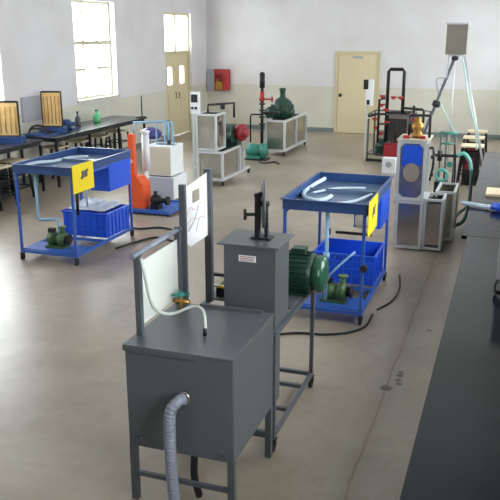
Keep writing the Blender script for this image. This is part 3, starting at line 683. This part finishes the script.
# ---------------------------------------------------------------- teal framed apparatus with hoses
e = thing('teal_pipe_rig', 'teal and black pipe frame with green hoses beside the stools on the right', 'pipe rig', (-.82, 11.2, 0))
m = MB()
for x in (-.93, -.85, -.73): m.cyl((x, 11.1, .03), (x, 11.1, 1.3), .014)
m.box(-.96, 11.05, 0, -.68, 11.3, .03)
m.build('upright', 'postgrey', e)
MB().cyl((-.95, 11.1, 1.3), (-.7, 11.1, 1.3), .02).cyl((-.93, 11.09, 1.15), (-.73, 11.09, 1.15), .014).build('header', 'teal', e)
MB().cyl((-1.0, 11.07, .98), (-.66, 11.07, .98), .022).cyl((-.93, 11.07, .9), (-.93, 11.07, 1.05), .035).build('crosspipe', 'blackmetal', e)
MB().tube([(-.88+.08*math.cos(k*.5), 11.06-.0015*k, .7+.08*math.sin(k*.5)) for k in range(38)], .02, 8).build('coiled_hose', 'tealhose', e)
MB().box(-.98, 11.02, .03, -.8, 11.25, .6).build('pump_base', 'blackmetal', e)
MB().cyl((-.78, 11.02, .86), (-.78, 11.06, .86), .04).cyl((-.78, 11.04, .86), (-.78, 11.1, .86), .012).build('valve_wheel', 'teal', e)
MB().tube([(-.73, 11.06, 1.15), (-.7, 11.04, .8), (-.7, 11.04, .4), (-.72, 11.06, .1)], .014, 8).build('return_pipe', 'blackmetal', e)
tag(MB().tube([(-.68, 11.0, 1.0), (-.59, 11.0, 1.03), (-.51, 11.0, .94), (-.475, 11.0, .8)], .028, 10).build('hose', 'tealhose'), 'pale teal hose arching from the teal pipe frame', 'hose')
tag(MB().tube([(-.47, 10.98, .79), (-.455, 10.9, .6), (-.46, 10.8, .35), (-.5, 10.7, .15), (-.58, 10.65, .08), (-.68, 10.64, .07)], .026, 10).build('hose', 'greenhose'), 'dark green hose hanging in a long loop down to the steel box', 'hose')
tag(MB().tube([(-.43, 11.3, .3), (-.5, 11.1, .24), (-.58, 10.9, .2), (-.62, 10.7, .18)], .022, 10).build('hose', 'greenhose'), 'short dark green hose running behind the longer looping hose', 'hose')

# ---------------------------------------------------------------- header tank on tripod
h = thing('header_tank', 'square steel header tank raised high on a slanting black pole', 'header tank', (-1.0, 12.1, 0))
MB().tray(-1.035, 12.0, 2.36, -.73, 12.28, 2.8, .008).build('tank', 'steel', h)
MB().box(-1.05, 11.985, 2.795, -.715, 12.0, 2.82).box(-1.05, 12.28, 2.795, -.715, 12.295, 2.82).box(-1.05, 12, 2.795, -1.035, 12.28, 2.82).box(-.73, 12, 2.795, -.715, 12.28, 2.82).box(-1.0, 12.04, 2.33, -.76, 12.24, 2.36).build('rim', 'gray', h)
MB().cyl((-.89, 12.1, 2.33), (-1.67, 12.1, 0), .024).build('pole', 'postgrey', h)
MB().cyl((-.76, 12.14, 2.34), (-.2, 12.45, 0), .016).build('leg', 'frame', h)
MB().cyl((-.9, 12.22, 2.34), (-.98, 13.3, 0), .014).build('leg', 'frame', h)
MB().lathe((-.89, 12.06, 2.27), (0, 0, 1), [(0, .02), (.01, .05), (.06, .05), (.07, .02)], 16).build('outlet_valve', 'black', h)
MB().lathe((-1.1, 12.02, 1.67), (-.3, 0, -.9), [(0, .03), (.01, .062), (.09, .062), (.1, .03)], 18).build('clamp_ring', 'black', h)
MB().tube([(-.98, 12.05, 2.36), (-.98, 12.05, 2.22), (-1.0, 12.05, 2.02), (-1.02, 12.05, 2.01), (-1.12, 12.05, 2.01), (-1.14, 12.05, 1.99), (-1.14, 12.05, 1.94), (-1.1, 12.05, 1.78)], .012, 8, False).build('overflow_pipe', 'gray', h)
tag(MB().tube([(-.78, 11.98, 2.33), (-.72, 11.98, 2.1), (-.66, 11.98, 1.8), (-.58, 11.98, 1.5), (-.5, 11.98, 1.25), (-.46, 11.98, .95)], .015, 10).build('hose', 'paleteal'), 'long pale teal hose hanging from the right of the header tank', 'hose')
tag(MB().tube([(-1.06, 12, 1.64), (-.95, 11.9, 1.48), (-.82, 11.7, 1.3), (-.74, 11.4, 1.28)], .012, 8).build('hose', 'paleteal'), 'thin pale tube sloping from the clamp on the slanting pole', 'hose')

# ---------------------------------------------------------------- stools
def stool(loc, label, group, legmat='blackmetal', hgt=.66, s=.19):
    t = thing('stool', label, 'stool', loc, group)
    X, Y = loc[0], loc[1]; Z = loc[2]
    MB().box(X-s, Y-s, hgt-.03, X+s, Y+s, hgt).build('seat', 'seat', t, .008)
    for i, j in ((-1, -1), (1, -1), (-1, 1), (1, 1)):
        MB().bar((X+i*(s+.02), Y+j*(s+.02), 0), (X+i*(s-.03), Y+j*(s-.03), hgt-.03), .034).build('leg', legmat, t)
    for z, k in ((.2, .006), (.42, -.012)):
        e_ = s+k; m = MB()
        m.box(X-e_, Y-e_-.008, z, X+e_, Y-e_+.008, z+.02).box(X-e_, Y+e_-.008, z, X+e_, Y+e_+.008, z+.02)
        m.box(X-e_-.008, Y-e_, z, X-e_+.008, Y+e_, z+.02).box(X+e_-.008, Y-e_, z, X+e_+.008, Y+e_, z+.02)
        m.build('footrest', legmat, t)
    return t
proto = stool((-7.72, 10.35, 0), 'dark legged stool with cream seat at the near left table, leftmost in view', 'stools along the left tables')
lefts = [((-7.62, 9.75, 0), 'dark legged stool partly cut by the left picture edge'),
         ((-7.95, 11.9, 0), 'cream seated stool below the gap between the left tables'),
         ((-7.95, 12.75, 0), 'cream seated stool tucked under the far left table, second along'),
         ((-7.95, 13.5, 0), 'cream seated stool under the far left table, below the green bottle'),
         ((-7.95, 14.3, 0), 'cream seated stool under the far end of the left table')]
for l, lb in lefts: dup(proto, l, lb)
rs = stool((-.62, 14.15, 0), 'cream topped black stool nearest the teal pipe frame on the right', 'stools at the right bench end', hgt=.72, s=.2)
for l, lb in (((-.66, 15.3, 0), 'middle one of the cream topped stools at the end of the right bench'),
              ((-.64, 16.3, 0), 'cream topped stool farthest away at the right bench end')):
    dup(rs, l, lb)

for cx_, cy_, lb in ((-.62, 14.15, 'added dark box filling the dark mass under the nearest cream topped stool on the right'), (-.66, 15.3, 'added dark box filling the dark mass under the middle cream topped stool on the right')):
    k_ = thing('crate', lb, 'crate', (cx_, cy_, 0), 'added dark boxes under the stools')  # open black boxes added to make the dark mass below the seats
    MB().tray(cx_-.145, cy_-.145, .02, cx_+.145, cy_+.145, .6, .012).build('body', 'black', k_)
    MB().box(cx_-.1, cy_-.149, .3, cx_+.05, cy_-.145, .5).build('maroon_patch', 'maroon', k_)
# ---------------------------------------------------------------- tables and bench
def table(x0, y0, x1, y1, z, label, nleg, name='laboratory_table', m='top', group='black laboratory tables', ins=.05):
    t = thing(name, label, 'table', ((x0+x1)/2, (y0+y1)/2, 0), group)
    MB().box(x0, y0, z-.035, x1, y1, z).build('tabletop', m, t, .004)
    a = MB()
    for x in (x0+ins, x1-ins): a.box(x-.012, y0+.05, z-.09, x+.012, y1-.05, z-.036)
    for yy in (y0+.05, y1-.05): a.box(x0+ins+.012, yy-.012, z-.09, x1-ins-.012, yy+.012, z-.036)
    a.build('apron', 'blackmetal', t)
    for k in range(nleg):
        yy = y0+.05+(y1-y0-.1)*k/(nleg-1)
        for x in (x0+ins, x1-ins): MB().box(x-.02, yy-.02, 0, x+.02, yy+.02, z-.091).build('leg', 'blackmetal', t)
    return t
table(-8.37, 11.38, -7.53, 14.9, .9, 'long black table along the left wall under the window, farther of the two', 4)
table(-8.37, 7.9, -7.6, 11.1, .9, 'black table at the left picture edge, nearer of the two along the wall', 3)
# right-hand bench directly below the viewpoint
bA = table(-.285, 1.0, .6, 6.91, .9, 'long dark polished bench filling the right foreground', 4, 'laboratory_bench', 'bench', 'dark right benches', .25)
bB = table(-.335, 6.915, .6, 12.12, .9, 'farther dark polished bench running on towards the stools', 4, 'laboratory_bench', 'bench', 'dark right benches', .25)

# things on the left tables
def board(px, py, w, hgt, ang, label):
    t = thing('manometer_board', label, 'gauge board', (px, py, .9), 'upright wooden gauge boards')
    b = MB().box(-w/2, -.012, .12, w/2, .012, hgt); o = b.build('board', 'wood', t, org=(0, 0, 0))
    e = MB().box(-w/2-.02, -.02, .1, -w/2, .02, hgt+.02).box(w/2, -.02, .1, w/2+.02, .02, hgt+.02).box(-w/2, -.02, hgt, w/2, .02, hgt+.03).box(-w/2, -.02, .08, w/2, .02, .12)
    e.build('frame', 'blackmetal', t, org=(0, 0, 0))
    for k in range(5): MB().cyl((-w/2+w*(k+.5)/5, -.02, .16), (-w/2+w*(k+.5)/5, -.02, hgt-.06), .005, n=6).build('tube', 'brass', t, org=(0, 0, 0))
    MB().box(-w/2-.06, -.12, 0, w/2+.06, .16, .1).build('base', 'navy', t, org=(0, 0, 0))
    t.rotation_euler = (0, 0, ang); return t
board(-8.0, 12.0, .34, .72, .35, 'upright pale wooden gauge board in black frame on the far left table')
board(-7.98, 10.6, .42, .66, .35, 'upright pale wooden gauge board at the left picture edge')
t = thing('pipe_apparatus', 'low dark pipe apparatus lying between the two gauge boards', 'apparatus', (-8.0, 11.2, .9))
MB().tube([(-8.15, 11.45, .95), (-8.1, 11.5, 1.05), (-8.0, 11.62, 1.06), (-7.9, 11.7, .96), (-7.8, 11.75, .95)], .02, 8).tube([(-8.2, 11.6, 1.0), (-7.9, 11.5, 1.02), (-7.75, 11.48, .94)], .016, 8).build('pipework', 'blackmetal', t)
MB().box(-8.25, 11.42, .901, -7.7, 11.75, .93).build('base', 'navy', t)
t = thing('pump_unit', 'dark blue motor unit behind the far gauge board on the left table', 'motor', (-8.0, 12.45, .9))
MB().lathe((-8.2, 12.5, 1.0), (1, .2, 0), [(0, .04), (.02, .08), (.22, .08), (.25, .04), (.34, .03)], 16).box(-8.22, 12.42, .9, -7.86, 12.62, .93).build('body', 'navy', t)
t = thing('bottle', 'green bottle standing on the far left table below the window', 'bottle', (-8.1, 13.75, .9))
MB().lathe((-8.1, 13.75, .9), (0, 0, 1), [(0, .07), (.01, .075), (.13, .075), (.17, .04), (.19, .028), (.22, .028)], 20).build('body', 'greenglass', t)
MB().cyl((-8.1, 13.75, 1.12), (-8.1, 13.75, 1.15), .032).build('cap', 'green', t)
t = thing('bottle', 'small dark bottle on the far left table, left of the green one', 'bottle', (-8.15, 13.1, .9))
MB().lathe((-8.15, 13.1, .9), (0, 0, 1), [(0, .05), (.01, .055), (.14, .055), (.18, .02), (.24, .018)], 16).build('body', 'postgrey', t)
MB().cyl((-8.15, 13.1, 1.14), (-8.15, 13.1, 1.17), .022).build('cap', 'black', t)
t = thing('retort_stand', 'thin dark rod stand on the far end of the left table', 'stand', (-7.7, 14.75, .9))
MB().cyl((-7.6, 14.8, .91), (-7.6, 14.8, 1.36), .014).build('rod', 'blackmetal', t)
MB().box(-7.68, 14.66, .9, -7.54, 14.88, .915).build('base', 'blackmetal', t)
tb = thing('instrument_trolley', 'violet blue instrument on a small grey stand behind the white cylinder', 'instrument', (-6.5, 12.6, 0))
MB().lathe((-6.2, 12.4, .82), (0, 0, 1), [(0, .12), (.03, .19), (.1, .2), (.16, .14), (.2, .06)], 20).build('body', 'purple', tb)
MB().cyl((-6.2, 12.4, .04), (-6.2, 12.4, .82), .03).build('post', 'gray', tb)
MB().box(-6.4, 12.2, 0, -6.0, 12.6, .04).build('base', 'gray', tb)
MB().box(-6.36, 12.24, .79, -6.04, 12.56, .82).build('platform', 'gray', tb)
MB().cyl((-6.2, 12.22, .9), (-6.2, 12.2, .9), .06).build('white_highlight', 'white', tb)  # highlight on the violet dome, put in as a white disc
# dark case under near table
t = thing('equipment_case', 'black case under the near left table at the picture edge', 'case', (-8.0, 9.9, 0))
MB().box(-8.3, 9.2, .0, -7.95, 10.5, .62).build('case', 'black', t, .01)
MB().tube([(-7.95, 9.7, .4), (-7.91, 9.72, .42), (-7.91, 9.98, .42), (-7.95, 10.0, .4)], .012, 8, False).build('handle', 'green', t)
# wall items
t = thing('switchboard', 'flat grey panel on the left wall between the two gauge boards', 'panel', (XL, 11.9, 1.3))
MB().box(XL+.002, 11.62, 1.1, XL+.05, 12.2, 1.55).build('case', 'gray', t, .005)
MB().box(XL+.05, 11.66, 1.14, XL+.056, 12.16, 1.51).build('cover', 'gray', t, .002)
t = thing('fire_cabinet', 'red wall cabinet with yellow contents left of the tall black pipe', 'wall cabinet', (-7.92, YB-.08, 1.35))
MB().box(-8.12, YB-.12, 1.08, -8.1, YB, 1.66).box(-7.7, YB-.12, 1.08, -7.68, YB, 1.66).box(-8.1, YB-.12, 1.08, -7.7, YB, 1.1).box(-8.1, YB-.12, 1.64, -7.7, YB, 1.66).box(-8.1, YB-.01, 1.1, -7.7, YB, 1.64).box(-7.84, YB-.12, 1.1, -7.7, YB-.01, 1.64).box(-8.1, YB-.12, 1.52, -7.84, YB-.01, 1.64).build('case', 'red', t)
MB().cyl((-8.03, YB-.07, 1.1), (-8.03, YB-.07, 1.38), .045).cyl((-7.93, YB-.07, 1.1), (-7.93, YB-.07, 1.32), .04).box(-8.08, YB-.14, 1.1, -7.86, YB-.12, 1.3).build('contents', 'brass', t)
MB().box(-8.34, YB-.1, 1.06, -8.13, YB-.09, 1.66).build('open_door', 'gray', t)

# things on the right bench
t = thing('gauge_tube', 'pale tube with blue fitting lying across the right bench', 'tube', (-.15, 8.1, .92))
MB().cyl((-.42, 8.2, .93), (-.1, 8.05, .93), .022).cyl((-.16, 8.08, .93), (-.12, 8.06, .93), .026).build('tube', 'palehose', t)
MB().cyl((-.1, 8.05, .945), (.12, 7.95, .945), .04).cyl((-.06, 8.03, .945), (-.03, 8.02, .945), .045).cyl((.08, 7.97, .945), (.12, 7.95, .945), .045).build('fitting', 'bluecrate', t)
t = thing('instrument_stand', 'pale grey instrument on a dark curved foot at the right picture edge', 'instrument', (.05, 5.4, .9))
MB().box(.0, 5.36, 1.0, .16, 5.56, 1.32).build('case', 'gray', t, .008)
MB().tube([(.02, 5.38, 1.0), (.0, 5.34, .97), (.0, 5.32, .915), (.01, 5.3, .91)], .009, 8).tube([(.12, 5.38, 1.0), (.14, 5.34, .97), (.14, 5.3, .915), (.14, 5.28, .91)], .009, 8).box(.0, 5.38, .9, .16, 5.54, .915).box(.06, 5.44, .915, .1, 5.48, 1.0).build('foot', 'blackmetal', t)
t = tag(MB().box(-.2, 8.75, .901, .25, 9.15, .93).build('wooden_board', 'seat', bevel=.004), 'cream wooden board lying on the right bench beyond the pale tube', 'board')

# ---------------------------------------------------------------- light, camera
w = bpy.data.worlds.new('World'); S.world = w; w.use_nodes = True
bg = w.node_tree.nodes['Background']; bg.inputs[0].default_value = (.96, .975, 1.0, 1); bg.inputs[1].default_value = 9.0
cam = bpy.data.cameras.new('Camera'); co = bpy.data.objects.new('Camera', cam); C.objects.link(co)
cam.sensor_width = 36; cam.lens = 54; cam.clip_start = .05
co.location = (0, 0, 2.7); co.rotation_euler = (math.radians(90-16.278), 0, math.radians(19.064))
S.camera = co
vs_ = S.view_settings; vs_.view_transform = 'Standard'; vs_.look = 'None'; vs_.exposure = 1.0; vs_.gamma = 1
vs_.use_curve_mapping = False
for o in bpy.data.objects:
    if '_w' in o: del o['_w']
